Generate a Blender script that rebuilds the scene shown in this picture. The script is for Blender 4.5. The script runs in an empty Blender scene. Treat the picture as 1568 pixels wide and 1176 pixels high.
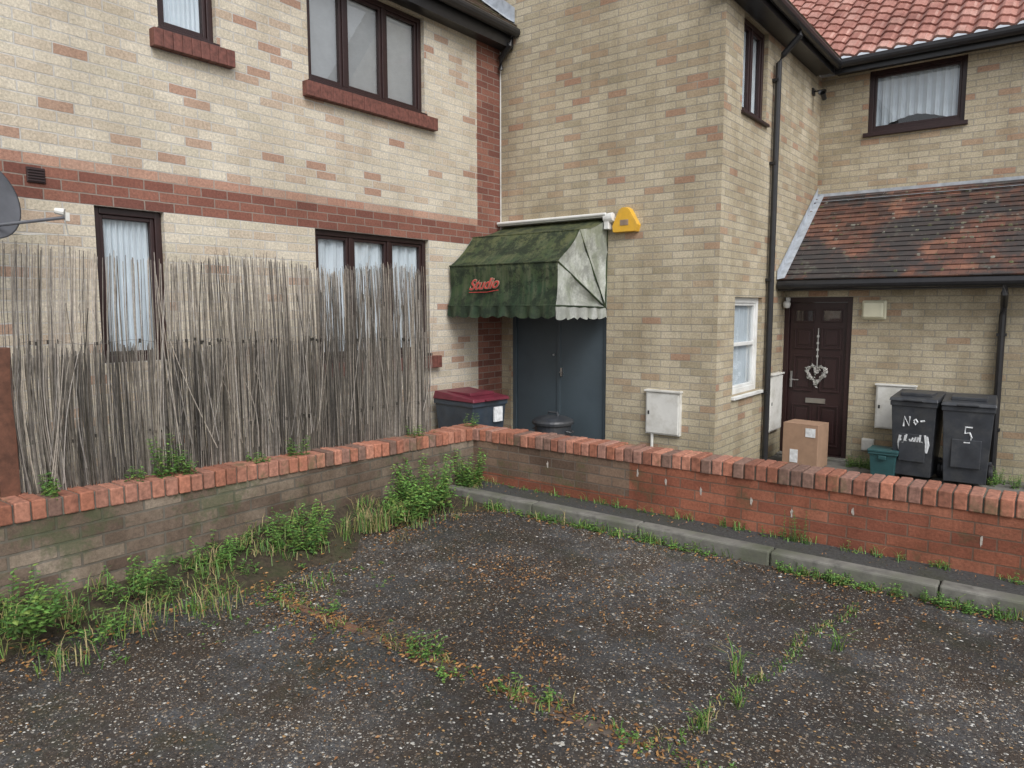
import bpy, math, random
from mathutils import Vector, Matrix
random.seed(7)
R=random.random
def U(a,b): return a+(b-a)*R()
scene=bpy.context.scene
COL=bpy.context.collection
# ------------------------------------------------------------ constants (metres, car park surface = 0)
XL=-5.51; YM=7.0; XS=-2.76; YP=9.11; YU=10.38; G=-0.22
# ------------------------------------------------------------ node helpers
class NT:
    def __init__(s,name):
        s.m=bpy.data.materials.new(name); s.m.use_nodes=True; s.t=s.m.node_tree
        s.b=s.t.nodes['Principled BSDF']; s.out=s.t.nodes['Material Output']
    def n(s,typ,**kw):
        nd=s.t.nodes.new('ShaderNode'+typ)
        for k,v in kw.items():
            if hasattr(nd,k): setattr(nd,k,v)
        return nd
    def L(s,a,b): s.t.links.new(a,b)
    def setv(s,inp,v):
        if hasattr(v,'is_output'): s.L(v,inp)
        else: inp.default_value=v
    def math(s,op,a,b=0.0,c=None,clamp=False):
        nd=s.n('Math',operation=op,use_clamp=clamp); s.setv(nd.inputs[0],a); s.setv(nd.inputs[1],b)
        if c is not None: s.setv(nd.inputs[2],c)
        return nd.outputs[0]
    def mix(s,f,a,b,bt='MIX'):
        nd=s.n('Mix',data_type='RGBA',blend_type=bt)
        s.setv(nd.inputs[0],f)
        for i,v in ((6,a),(7,b)):
            if isinstance(v,tuple) and len(v)==3: v=v+(1,)
            s.setv(nd.inputs[i],v)
        return nd.outputs[2]
    def noise(s,scale,detail=3,rough=.55,vec=None):
        nd=s.n('TexNoise'); nd.inputs['Scale'].default_value=scale; nd.inputs['Detail'].default_value=detail
        nd.inputs['Roughness'].default_value=rough
        s.L(vec if vec is not None else s.pos(),nd.inputs['Vector'])
        return nd.outputs[0]
    def pos(s):
        if not hasattr(s,'_g'): s._g=s.n('NewGeometry')
        return s._g.outputs['Position']
    def nor(s): s.pos(); return s._g.outputs['True Normal']
    def ramp(s,f,stops,interp='LINEAR'):
        nd=s.n('ValToRGB'); cr=nd.color_ramp; cr.interpolation=interp
        while len(cr.elements)<len(stops): cr.elements.new(0.5)
        for e,(p,c) in zip(cr.elements,stops):
            e.position=p; e.color=(c[0],c[1],c[2],1) if isinstance(c,tuple) else (c,c,c,1)
        s.L(f,nd.inputs[0]); return nd.outputs[0]
    def bump(s,h,strength,dist):
        nd=s.n('Bump'); nd.inputs['Strength'].default_value=strength; nd.inputs['Distance'].default_value=dist
        s.L(h,nd.inputs['Height']); s.L(nd.outputs[0],s.b.inputs['Normal'])
    def base(s,c):
        if isinstance(c,tuple): s.b.inputs['Base Color'].default_value=c+(1,)
        else: s.L(c,s.b.inputs['Base Color'])
    def rough(s,v): s.setv(s.b.inputs['Roughness'],v)
def wallvec(N,distort=.004):
    sp=N.n('SeparateXYZ'); N.L(N.pos(),sp.inputs[0])
    sn=N.n('SeparateXYZ'); N.L(N.nor(),sn.inputs[0])
    ax=N.math('ABSOLUTE',sn.outputs[0]); ay=N.math('ABSOLUTE',sn.outputs[1])
    g=N.math('GREATER_THAN',ax,ay)
    d=N.math('SUBTRACT',sp.outputs[1],sp.outputs[0])
    u=N.math('MULTIPLY_ADD',g,d,sp.outputs[0])
    nz=N.math('MULTIPLY',N.math('SUBTRACT',N.noise(11,2),.5),distort*2)
    u=N.math('ADD',u,nz)
    v=N.math('ADD',sp.outputs[2],nz)
    cb=N.n('CombineXYZ'); N.L(u,cb.inputs[0]); N.L(v,cb.inputs[1])
    return cb.outputs[0],sp
def mat_brick(name,stops,mortar,bw=.225,rh=.075,ms=.0055,stain=(.35,.3,.25),stain_amt=.35,bump=.7,rough=.9,moss=None,low_dirt=False,bdist=.007,moss2=None):
    N=NT(name); v,sp=wallvec(N)
    br=N.n('TexBrick'); br.offset=.5
    N.L(v,br.inputs['Vector'])
    br.inputs['Color1'].default_value=(0,0,0,1); br.inputs['Color2'].default_value=(1,1,1,1); br.inputs['Mortar'].default_value=(0,0,0,1)
    br.inputs['Scale'].default_value=1; br.inputs['Mortar Size'].default_value=ms; br.inputs['Mortar Smooth'].default_value=.25
    br.inputs['Brick Width'].default_value=bw; br.inputs['Row Height'].default_value=rh
    c=N.ramp(br.outputs['Color'],stops)
    f1=N.noise(55,4,.75); c=N.mix(1.0,c,N.ramp(f1,[(.28,.62),(.72,1.25)]),'MULTIPLY')
    mo=N.mix(N.noise(30,2),mortar,tuple(x*.66 for x in mortar))
    c=N.mix(br.outputs['Fac'],c,mo)
    big=N.ramp(N.noise(1.1,4,.65),[(.40,0.0),(.68,1.0)])
    c=N.mix(N.math('MULTIPLY',big,stain_amt),c,stain,'MULTIPLY')
    sv=N.n('VectorMath',operation='MULTIPLY'); N.L(N.pos(),sv.inputs[0]); sv.inputs[1].default_value=(2.5,2.5,.35)
    streak=N.ramp(N.noise(1.5,4,.6,sv.outputs[0]),[(.5,0.0),(.75,1.0)])
    c=N.mix(N.math('MULTIPLY',streak,stain_amt*.6),c,(.5,.46,.4),'MULTIPLY')
    if low_dirt:
        d=N.math('MULTIPLY_ADD',sp.outputs[2],-.8,.5,clamp=True)
        c=N.mix(N.math('MULTIPLY',d,N.noise(3,3)),c,(.3,.32,.2),'MULTIPLY')
    for ms_ in (moss,moss2):
        if ms_:
            mm=N.ramp(N.noise(ms_[1],5,.75),[(ms_[2],0.0),(ms_[2]+.10,1.0)])
            c=N.mix(N.math('MULTIPLY',mm,ms_[3]),c,ms_[0])
    N.base(c); N.rough(rough)
    h=N.math('SUBTRACT',N.math('MULTIPLY',f1,.7),br.outputs['Fac'])
    N.bump(h,bump,bdist); return N.m
def mat_plain(name,c,rough=.6,var=.15,scale=12,bump=0,metal=0,spec=None,dirt=None):
    N=NT(name); nz=N.noise(scale,3,.6)
    cc=N.mix(1.0,c,N.ramp(nz,[(.3,1-var),(.7,1+var)]),'MULTIPLY')
    if dirt: cc=N.mix(N.math('MULTIPLY',N.ramp(N.noise(dirt[1],5,.7),[(.45,0.0),(.7,1.0)]),dirt[2]),cc,dirt[0])
    N.base(cc); N.rough(rough); N.b.inputs['Metallic'].default_value=metal
    if bump: N.bump(N.noise(scale*5,3),bump,.004)
    return N.m
def mat_attr(name,rough=.8,scale=60,var=.2,bump=.2,moss=None):
    N=NT(name); a=N.n('VertexColor'); a.layer_name='Col'
    cc=N.mix(1.0,a.outputs[0],N.ramp(N.noise(scale,3,.6),[(.3,1-var),(.7,1+var)]),'MULTIPLY')
    if moss: cc=N.mix(N.math('MULTIPLY',N.ramp(N.noise(moss[1],5,.75),[(moss[2],0.0),(moss[2]+.1,1.0)]),moss[3]),cc,moss[0])
    N.base(cc); N.rough(rough)
    if bump: N.bump(N.noise(scale*2,3),bump,.003)
    return N.m
# ------------------------------------------------------------ mesh builder
class MB:
    def __init__(s): s.v=[];s.f=[];s.m=[];s.c=[]
    def face(s,pts,mi=0,col=(1,1,1)):
        b=len(s.v); s.v+= [tuple(p) for p in pts]; s.f.append(tuple(range(b,b+len(pts)))); s.m.append(mi); s.c.append(col)
    def mesh(s,vs,fs,mi=0,col=(1,1,1)):
        b=len(s.v); s.v+=[tuple(p) for p in vs]
        for f in fs: s.f.append(tuple(i+b for i in f)); s.m.append(mi); s.c.append(col)
    def box(s,p0,p1,mi=0,col=(1,1,1),M=None,taper=None):
        x0,y0,z0=p0;x1,y1,z1=p1
        vs=[Vector(p) for p in((x0,y0,z0),(x1,y0,z0),(x1,y1,z0),(x0,y1,z0),(x0,y0,z1),(x1,y0,z1),(x1,y1,z1),(x0,y1,z1))]
        if taper:
            cx,cy=(x0+x1)/2,(y0+y1)/2
            for i in range(4): vs[i]=Vector((cx+(vs[i].x-cx)*taper,cy+(vs[i].y-cy)*taper,vs[i].z))
        if M: vs=[M@q for q in vs]
        s.mesh(vs,[(0,3,2,1),(4,5,6,7),(0,1,5,4),(1,2,6,5),(2,3,7,6),(3,0,4,7)],mi,col)
    def tube(s,path,r,n=8,mi=0,col=(1,1,1),cap=True):
        path=[Vector(p) for p in path]; rs=r if isinstance(r,(list,tuple)) else [r]*len(path)
        vs=[]
        for i,p in enumerate(path):
            d=(path[min(i+1,len(path)-1)]-path[max(i-1,0)]).normalized()
            a=Vector((0,0,1)) if abs(d.z)<.9 else Vector((1,0,0))
            e1=d.cross(a).normalized(); e2=d.cross(e1)
            for k in range(n):
                t=2*math.pi*k/n; vs.append(p+e1*(math.cos(t)*rs[i])+e2*(math.sin(t)*rs[i]))
        fs=[(i*n+k,i*n+(k+1)%n,(i+1)*n+(k+1)%n,(i+1)*n+k) for i in range(len(path)-1) for k in range(n)]
        if cap: fs+=[tuple(range(n-1,-1,-1)),tuple(range((len(path)-1)*n,len(path)*n))]
        s.mesh(vs,fs,mi,col)
    def lathe(s,prof,c,n=24,mi=0,M=None,col=(1,1,1)):
        vs=[];fs=[]
        for r,z in prof:
            for k in range(n):
                t=2*math.pi*k/n; q=Vector((r*math.cos(t),r*math.sin(t),z))
                q=(M@q) if M else q
                vs.append(q+Vector(c))
        for i in range(len(prof)-1):
            for k in range(n): fs.append((i*n+k,i*n+(k+1)%n,(i+1)*n+(k+1)%n,(i+1)*n+k))
        s.mesh(vs,fs,mi,col)
    def done(s,name,mats,parent=None,bevel=0,smooth=False,col=False,seg=2):
        me=bpy.data.meshes.new(name); me.from_pydata(s.v,[],s.f); me.update()
        for m in mats: me.materials.append(m)
        me.polygons.foreach_set('material_index',s.m)
        if smooth: me.polygons.foreach_set('use_smooth',[True]*len(s.f))
        if col:
            ca=me.color_attributes.new(name='Col',type='FLOAT_COLOR',domain='CORNER'); arr=[]
            for f,c in zip(s.f,s.c): arr+=[c[0],c[1],c[2],1.0]*len(f)
            ca.data.foreach_set('color',arr)
        o=bpy.data.objects.new(name,me); COL.objects.link(o)
        if parent: o.parent=parent
        if bevel:
            b=o.modifiers.new('b','BEVEL'); b.width=bevel; b.segments=seg; b.limit_method='ANGLE'
        return o
def empty(name):
    e=bpy.data.objects.new(name,None); COL.objects.link(e); return e
# plane mapping: axis 'x' faces +X (u=Y); axis 'y' faces -Y (u=X); d = depth into the wall
def PT(ax,c,u,z,d): return (c-d,u,z) if ax=='x' else (u,c+d,z)
def PB(mb,ax,c,u0,u1,z0,z1,d0,d1,mi=0,col=(1,1,1)):
    a=PT(ax,c,u0,z0,d0);b=PT(ax,c,u1,z1,d1)
    mb.box(tuple(min(x,y) for x,y in zip(a,b)),tuple(max(x,y) for x,y in zip(a,b)),mi,col)
def wall(mb,ax,c,u0,u1,z0,z1,holes,depth=.16,matfn=None,uc=(),zc=()):
    us=sorted(set([u0,u1]+[h[0] for h in holes]+[h[1] for h in holes]+list(uc)))
    zs=sorted(set([z0,z1]+[h[2] for h in holes]+[h[3] for h in holes]+list(zc)))
    us=[u for u in us if u0<=u<=u1]; zs=[z for z in zs if z0<=z<=z1]
    for a,b in zip(us,us[1:]):
        for e,f in zip(zs,zs[1:]):
            mu,mz=(a+b)/2,(e+f)/2
            if any(h[0]<mu<h[1] and h[2]<mz<h[3] for h in holes): continue
            mb.face([PT(ax,c,a,e,0),PT(ax,c,b,e,0),PT(ax,c,b,f,0),PT(ax,c,a,f,0)],matfn(mu,mz) if matfn else 0)
    for h in holes:
        a,b,e,f=h[:4]
        for q in ([(a,e),(a,f)],[(b,e),(b,f)],[(a,e),(b,e)],[(a,f),(b,f)]):
            mb.face([PT(ax,c,q[0][0],q[0][1],0),PT(ax,c,q[1][0],q[1][1],0),PT(ax,c,q[1][0],q[1][1],depth),PT(ax,c,q[0][0],q[0][1],depth)],0)
# ------------------------------------------------------------ materials
buff=[(0,(.42,.26,.19)),(.07,(.50,.37,.28)),(.14,(.57,.49,.385)),(.45,(.62,.56,.45)),(.75,(.68,.62,.51)),(.93,(.57,.52,.41)),(1,(.53,.42,.32))]
buff2=[(0,(.42,.26,.18)),(.06,(.45,.34,.23)),(.16,(.45,.38,.27)),(.5,(.51,.445,.32)),(.8,(.56,.495,.37)),(1,(.40,.345,.24))]
M_buff=mat_brick('buff_brick',buff,(.64,.62,.58),stain=(.60,.57,.52),stain_amt=.5,low_dirt=True)
M_buff2=mat_brick('yellow_stock_brick',buff2,(.42,.39,.33),stain=(.52,.49,.42),stain_amt=.65,low_dirt=True)
M_red=mat_brick('red_brick',[(0,(.18,.07,.053)),(.5,(.24,.095,.068)),(1,(.31,.14,.10))],(.34,.28,.24),ms=.005)
M_orange=mat_brick('orange_brick',[(0,(.42,.23,.17)),(.5,(.49,.30,.22)),(1,(.46,.31,.24))],(.44,.39,.34),ms=.005)
M_wred=mat_brick('garden_wall_red_brick',[(0,(.24,.08,.048)),(.5,(.32,.113,.065)),(1,(.38,.148,.09))],(.23,.14,.10),ms=.005,stain=(.35,.28,.22),stain_amt=.9,moss=((.09,.08,.04),2.2,.56,.7))
M_wbrown=mat_brick('garden_wall_brown_brick',[(0,(.13,.085,.06)),(.5,(.18,.12,.085)),(1,(.25,.17,.12))],(.20,.16,.13),ms=.006,stain_amt=.6,moss=((.08,.09,.03),3,.55,.6))
M_wbuff=mat_brick('garden_wall_old_buff_brick',[(0,(.15,.105,.08)),(.5,(.22,.17,.13)),(1,(.30,.245,.19))],(.20,.18,.15),ms=.007,stain_amt=.9,moss=((.06,.08,.035),3,.50,.6))
M_ptile=mat_brick('plain_roof_tiles',[(0,(.085,.05,.04)),(.35,(.16,.075,.055)),(.7,(.21,.095,.065)),(1,(.27,.13,.085))],(.04,.03,.025),bw=.165,rh=.0588,ms=.0018,stain=(.25,.24,.24),stain_amt=.9,moss=((.036,.037,.038),.85,.45,.88),moss2=((.12,.125,.10),6,.57,.6),bump=.4)
M_ltile=mat_brick('concrete_roof_tiles',[(0,(.12,.09,.07)),(1,(.22,.16,.12))],(.04,.03,.025),bw=.2,rh=.1,ms=.002,bump=.3,moss=((.1,.11,.05),3,.5,.6))
M_pan=mat_brick('clay_pantiles',[(0,(.34,.15,.12)),(.5,(.45,.22,.18)),(1,(.54,.32,.27))],(.10,.04,.03),bw=.205,rh=.148,ms=.0005,stain=(.5,.42,.42),stain_amt=.8,bump=.15)
M_black=mat_plain('black_upvc',(.018,.018,.020),.35,.2)
M_brown=mat_plain('dark_brown_frame',(.028,.012,.012),.4,.2,30)
M_sill=mat_plain('red_sill_tile',(.15,.056,.043),.6,.4,25,.2)
M_white=mat_plain('white_upvc',(.72,.73,.72),.4,.05,5,dirt=((.35,.33,.27),3,.35))
M_meter=mat_plain('white_meter_box',(.66,.66,.63),.5,.06,8,dirt=((.30,.28,.22),5,.5))
M_blind=mat_plain('white_blind',(.78,.80,.82),.7,.05)
M_curtain=mat_plain('net_curtain',(.62,.68,.73),.8,.10,4)
M_dark=mat_plain('dark_interior',(.02,.02,.022),.9)  # near-black colour paints in the darkness of the unlit rooms
M_room=mat_plain('white_window_reveal',(.7,.7,.7),.9)
M_lead=mat_plain('lead_flashing',(.36,.39,.43),.55,.25,10,.3)
M_door=mat_plain('grey_blue_door_paint',(.070,.095,.115),.45,.12,4,dirt=((.04,.055,.062),2,.6))
M_conc=mat_plain('concrete',(.17,.165,.148),.9,.35,14,.5,dirt=((.065,.078,.04),3.5,.85))
M_fence=mat_plain('stained_timber',(.12,.05,.03),.75,.35,20,.3)
M_card=mat_plain('cardboard',(.33,.21,.14),.8,.1)
M_teal=mat_plain('teal_plastic',(.022,.075,.08),.45,.1)
M_steel=mat_plain('steel',(.5,.5,.5),.3,.1,metal=1)
M_bindark=mat_plain('bin_black_plastic',(.034,.038,.046),.45,.25,8,dirt=((.11,.11,.105),6,.4))
M_binblue=mat_plain('bin_blue_black_plastic',(.030,.044,.064),.45,.25,8,dirt=((.08,.085,.085),6,.3))
M_binlid=mat_plain('bin_maroon_lid',(.13,.02,.035),.42,.2,8)
M_paint=mat_plain('white_paint',(.68,.70,.72),.6,.2,30)
M_yellow=mat_plain('yellow_plastic',(.70,.40,.04),.45,.1,12,dirt=((.4,.28,.1),5,.4))
M_cream=mat_plain('cream_lamp',(.68,.66,.50),.4,.05)
M_tape=mat_plain('awning_lettering_red',(.50,.055,.045),.6,.3,30)
M_tape2=mat_plain('awning_lettering_pale',(.30,.22,.16),.7,.3)
M_grey=mat_plain('dish_grey',(.10,.105,.12),.5,.15)
M_eff=mat_plain('efflorescence',(.42,.38,.34),.95,.35,60)
M_attr=mat_attr('coping_brick',.88,35,.35,.4,moss=((.10,.10,.045),2.6,.56,.6))
M_reed=mat_attr('reed',.85,40,.25,.0)
M_leaf=mat_attr('leaf',.55,30,.2,.0)
M_peb=mat_attr('pebble',.55,90,.15,.0)
def mat_glass():
    N=NT('window_glass'); t=N.t; t.nodes.remove(N.b)
    tr=N.n('BsdfTransparent'); tr.inputs[0].default_value=(.94,.96,.97,1)
    gl=N.n('BsdfGlossy'); gl.inputs['Roughness'].default_value=.02
    lw=N.n('LayerWeight'); lw.inputs[0].default_value=.5
    f=N.math('MULTIPLY_ADD',N.math('POWER',lw.outputs['Facing'],3.0),.75,.10,clamp=True)
    mx=N.n('MixShader'); N.L(f,mx.inputs[0]); N.L(tr.outputs[0],mx.inputs[1]); N.L(gl.outputs[0],mx.inputs[2]); N.L(mx.outputs[0],N.out.inputs[0]); return N.m
M_glass=mat_glass()
def mat_awning(name,c1,c2,c3,c4,grime):
    N=NT(name)
    n1=N.ramp(N.noise(2.5,5,.7),[(.40,0.0),(.60,1.0)]); n2=N.ramp(N.noise(6,6,.85),[(.46,0.0),(.56,1.0)])
    sv=N.n('VectorMath',operation='MULTIPLY'); N.L(N.pos(),sv.inputs[0]); sv.inputs[1].default_value=(11,1.5,.8)
    n3=N.ramp(N.noise(2,5,.65,sv.outputs[0]),[(.45,0.0),(.62,1.0)])
    sp=N.n('SeparateXYZ'); N.L(N.pos(),sp.inputs[0])
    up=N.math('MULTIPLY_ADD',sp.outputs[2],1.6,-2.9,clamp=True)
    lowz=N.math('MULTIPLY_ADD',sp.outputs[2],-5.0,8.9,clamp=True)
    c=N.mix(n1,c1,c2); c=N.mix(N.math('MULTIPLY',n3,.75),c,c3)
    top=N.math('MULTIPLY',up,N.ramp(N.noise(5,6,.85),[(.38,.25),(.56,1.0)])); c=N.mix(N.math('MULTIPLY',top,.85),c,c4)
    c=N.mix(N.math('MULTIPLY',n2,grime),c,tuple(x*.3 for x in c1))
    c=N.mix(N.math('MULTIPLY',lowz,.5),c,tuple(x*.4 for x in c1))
    N.base(c); N.rough(.8); N.bump(N.noise(14,4),.35,.012); return N.m
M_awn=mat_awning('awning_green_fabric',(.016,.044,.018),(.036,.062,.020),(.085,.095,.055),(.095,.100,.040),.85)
M_awnside=mat_awning('awning_weathered_side',(.56,.58,.55),(.42,.44,.39),(.20,.23,.16),(.24,.26,.19),.5)
def mat_asphalt():
    N=NT('worn_gravelly_asphalt')
    big=N.ramp(N.noise(.8,5,.7),[(.44,0.0),(.56,1.0)]); mid=N.ramp(N.noise(2.6,5,.8),[(.44,0.0),(.58,1.0)]); fine=N.noise(70,4,.75)
    c=N.mix(big,(.044,.038,.034),(.080,.084,.090)); c=N.mix(N.math('MULTIPLY',mid,.8),c,(.046,.032,.021))  # paler blue-grey wet patches have some sky reflection painted into the colour
    c=N.mix(1.0,c,N.ramp(fine,[(.3,.30),(.7,1.75)]),'MULTIPLY')
    hs=None
    dn0=N.noise(2.0,4,.7)
    for sc,th,thr in((48,.38,.55),(88,.42,.48),(160,.42,.45)):
        v=N.n('TexVoronoi'); v.inputs['Scale'].default_value=sc; N.L(N.pos(),v.inputs['Vector'])
        sx=N.n('SeparateColor'); N.L(v.outputs['Color'],sx.inputs[0])
        dn=N.math('ADD',v.outputs['Distance'],N.math('MULTIPLY',N.math('SUBTRACT',fine,.5),.35))
        m1=N.math('LESS_THAN',dn,th); m2=N.math('GREATER_THAN',sx.outputs[0],thr)
        dens=N.math('GREATER_THAN',dn0,N.math('MULTIPLY_ADD',sx.outputs[2],.42,.26))
        m=N.math('MULTIPLY',N.math('MULTIPLY',m1,m2),dens)
        pc=N.ramp(sx.outputs[1],[(0,(.04,.037,.033)),(.35,(.12,.105,.09)),(.55,(.22,.15,.09)),(.78,(.27,.25,.22)),(.93,(.52,.51,.47))])
        c=N.mix(m,c,pc)
        h=N.math('MULTIPLY',m,N.math('SUBTRACT',.6,v.outputs['Distance']))
        hs=h if hs is None else N.math('MAXIMUM',hs,h)
    mo=N.ramp(N.noise(1.7,5,.8),[(.52,0.0),(.64,1.0)]); c=N.mix(N.math('MULTIPLY',mo,.45),c,(.034,.038,.015))
    damp=N.ramp(N.noise(.55,4,.7),[(.44,.62),(.58,1.05)]); c=N.mix(1.0,c,damp,'MULTIPLY')
    N.base(c)
    N.rough(N.mix(big,N.ramp(fine,[(.3,.55),(.7,.9)]),N.ramp(fine,[(.3,.30),(.7,.65)])))
    N.bump(N.math('ADD',hs,N.math('MULTIPLY',fine,.7)),.8,.009); return N.m
M_asph=mat_asphalt()
M_path=mat_plain('dark_tarmac',(.052,.053,.053),.85,.5,60,.6,dirt=((.04,.045,.02),3,.6))
M_yard=mat_plain('yard_concrete',(.15,.145,.13),.9,.3,8,.4)
M_soil=mat_plain('soil',(.045,.034,.021),.95,.5,30,.8,dirt=((.04,.055,.015),5,.6))
# ------------------------------------------------------------ ground
g=MB()
e=60
g.face([(-4.2,-e,0),(e,-e,0),(e,4.9,0),(-4.2,4.9,0)],0)
g.face([(-e,-e,G),(-4.2,-e,G),(-4.2,4.9,G),(-e,4.9,G)],1)
g.face([(-e,4.9,G),(e,4.9,G),(e,e,G),(-e,e,G)],1)
g.face([(-4.2,-e,G),(-4.2,4.9,G),(-4.2,4.9,0),(-4.2,-e,0)],1)
g.face([(-4.2,4.9,G),(e,4.9,G),(e,4.9,0),(-4.2,4.9,0)],1)
g.done('ground',[M_asph,M_yard])
SL=.027   # left garden wall climbs gently towards the street
def rise(y): return max(0,min(SL*(4.8-y),.14))
def bankh(y): return (.13+rise(y))*(.75+.3*math.sin(y*2.3+1))
sb=MB(); nx,ny=10,90
def bank(i,j):
    y=-1+j*5.8/ny; t=i/nx; w=.46+.14*math.sin(y*3.1)+.08*math.sin(y*9)
    h=bankh(y)*(1-t)**1.3+.018*math.sin(y*17+i*2.1)*(1-t)
    return (-4.1+t*w,y,-.004+max(h,0)+ (0 if i<nx else -.01))
vs=[bank(i,j) for i in range(nx+1) for j in range(ny+1)]
fs=[(i*(ny+1)+j,(i+1)*(ny+1)+j,(i+1)*(ny+1)+j+1,i*(ny+1)+j+1) for i in range(nx) for j in range(ny)]
sb.mesh(vs,fs); sb.done('soil_bank',[M_soil],smooth=True)
# pebbles + litter
pb=MB()
pcs=[(.36,.34,.30),(.24,.18,.13),(.14,.12,.11),(.28,.20,.12),(.54,.53,.50),(.08,.07,.065),(.34,.21,.09)]
pcl=[(U(-4,1),U(.4,4.3),U(.3,.9)) for _ in range(22)]
for i in range(12500):
    if R()<.5: x=U(-4.6,1.2); y=U(.35,4.4)
    else: cx,cy,r=random.choice(pcl); x=random.gauss(cx,r*.6); y=random.gauss(cy,r*.45)
    if x<-3.95 or y>4.4 or y<.2: continue
    s=U(.003,.0070)*(1.6 if R()<.10 else 1); a=U(0,6.28); sx=s*U(.8,1.5); sy=s*U(.7,1.1); sz=s*U(.4,.7)
    vs=[]
    for k in range(5):
        t=a+k*1.2566; q=U(.8,1.15); vs.append((x+math.cos(t)*sx*q,y+math.sin(t)*sy*q,.001+sz*.35))
    vs.append((x+U(-.2,.2)*s,y,sz*1.1+.001))
    c=random.choice(pcs); f=U(.65,1.1)
    pb.mesh(vs,[(k,(k+1)%5,5) for k in range(5)],0,tuple(q*f for q in c))
pb.done('gravel',[M_peb],col=True,smooth=False)
ll=MB()
def litter(x,y,s,z=.004):
    a=U(0,6.28); dx,dy=math.cos(a)*s,math.sin(a)*s; wx,wy=-dy*.4,dx*.4
    c=random.choice([(.18,.085,.03),(.26,.13,.045),(.10,.055,.03),(.34,.18,.06),(.06,.04,.03),(.22,.10,.035)])
    z0=z+U(0,.006)
    ll.mesh([(x-dx,y-dy,z0),(x+wx,y+wy,z0+U(0,.008)),(x+dx,y+dy,z0+U(0,.008)),(x-wx,y-wy,z0)],[(0,1,2,3)],0,c)
cent=[(U(-4,0.5),U(.6,4.2),U(.2,.8)) for _ in range(16)]
for i in range(6500):
    if R()<.6: cx,cy,r=random.choice(cent); x=random.gauss(cx,r*.6); y=random.gauss(cy,r*.4)
    else: x=U(-4,1.2); y=U(.4,4.35)
    if x>-3.9 and y<4.38: litter(x,y,U(.004,.012))
for i in range(1100):
    litter(U(-4,-.9),random.gauss(2.28,.06),U(.006,.018))
for i in range(900): litter(U(-4,1),random.gauss(4.33,.05),U(.006,.014))
for i in range(900): litter(U(-3.95,-3.4),U(.8,4.3),U(.006,.018),.05*R())
for i in range(300): litter(U(-4,2),U(4.56,4.78),U(.005,.012),.092)
ll.done('leaf_litter',[M_peb],col=True)
ed=MB(); x=-4.0
while x<.9:
    w=U(.2,.24)
    if R()<.8: ed.box((x,2.245+U(-.006,.006),-.05),(x+w-.012,2.30+U(-.006,.006),.004+U(-.003,.003)),0,col=random.choice([(.08,.06,.05),(.10,.08,.065),(.16,.085,.055)]))
    x+=w
ed.done('edging_course',[M_attr],bevel=.004,col=True)
# ------------------------------------------------------------ kerb & strip
kb=MB(); x=-4.1
while x<6:
    kb.box((x,4.42+U(-.004,.004),-.05),(x+.905,4.535,.092+U(-.004,.004))); x+=.912
kb.done('kerb',[M_conc],bevel=.012)
st=MB(); st.face([(-4.1,4.53,.082),(8,4.53,.082),(8,4.82,.082),(-4.1,4.82,.082)]); st.done('footpath_strip',[M_path])
# ------------------------------------------------------------ garden walls
def coping(mb,ax,a0,a1,c0,c1,z0,z1):
    a=a0
    while a<a1-.02:
        w=.068+U(-.003,.003); f=U(.70,1.08); base=random.choice([(.38,.155,.098),(.33,.13,.08),(.41,.185,.125),(.28,.115,.075),(.36,.17,.12),(.32,.17,.13),(.22,.13,.10)])
        c=tuple(q*f for q in base); j=U(-.007,.007); zz=z1+U(-.006,.006)
        if ax=='x': mb.box((a,c0+j,z0),(a+w-.001,c1+j,zz),0,c)
        else: mb.box((c0+j,a,z0),(c1+j,a+w-.001,zz),0,c)
        a+=w+.008
gw=empty('garden_wall')
w=MB()
def wm(u,z): return 1 if (u<-2.55 and z>.17) else 0
wall(w,'y',4.80,-4.1,8,-.02,.435,[],matfn=wm,uc=(-2.55,),zc=(.17,)); 
w.face([(-4.1,5.015,G),(8,5.015,G),(8,5.015,.435),(-4.1,5.015,.435)],0)
w.face([(8,4.8,G),(8,5.015,G),(8,5.015,.435),(8,4.8,.435)],0)
w.done('wall_body',[M_wred,M_wbrown],gw)
w=MB(); coping(w,'x',-4.1,8,4.785,5.02,.437,.54); w.done('coping_bricks',[M_attr],gw,bevel=.007,col=True)
w=MB(); w.box((-4.1,4.80,.436),(8,5.0,.528)); w.done('coping_mortar',[M_conc],gw)
w=MB()
for x,z in ((-2.48,.36),(-2.25,.33),(-1.98,.30),(-1.62,.29),(-1.35,.25),(-.98,.33),(-.30,.27),(-3.3,.32)):
    n=11; ph=U(0,6)
    vs=[(x,4.7975,z)]+[(x+.008*U(.5,1.5)*math.cos(k*6.283/n),4.7975,z+.032*U(.6,1.2)*math.sin(k*6.283/n)) for k in range(n)]
    w.mesh(vs,[(0,1+k,1+(k+1)%n) for k in range(n)])
w.done('mortar_repairs',[M_eff],gw)
def shear(o):
    for v in o.data.vertices:
        if v.co.z>-.1: v.co.z+=rise(v.co.y)
gw2=empty('garden_wall')
w=MB(); wall(w,'x',-4.1,-4,5.015,-.02,.435,[],uc=(-.4,))
w.face([(-4.315,-4,G),(-4.315,5.015,G),(-4.315,5.015,.435),(-4.315,-4,.435)],0); w.face([(-4.315,5.015,G),(-4.1,5.015,G),(-4.1,5.015,.435),(-4.315,5.015,.435)],0)
shear(w.done('wall_body',[M_wbuff],gw2))
w=MB(); coping(w,'y',-4,5.02,-4.33,-4.105+.02,.437,.54); shear(w.done('coping_bricks',[M_attr],gw2,bevel=.007,col=True))
w=MB(); w.box((-4.31,-.4,.436),(-4.1,5.0,.528)); shear(w.done('coping_mortar',[M_conc],gw2))
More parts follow.
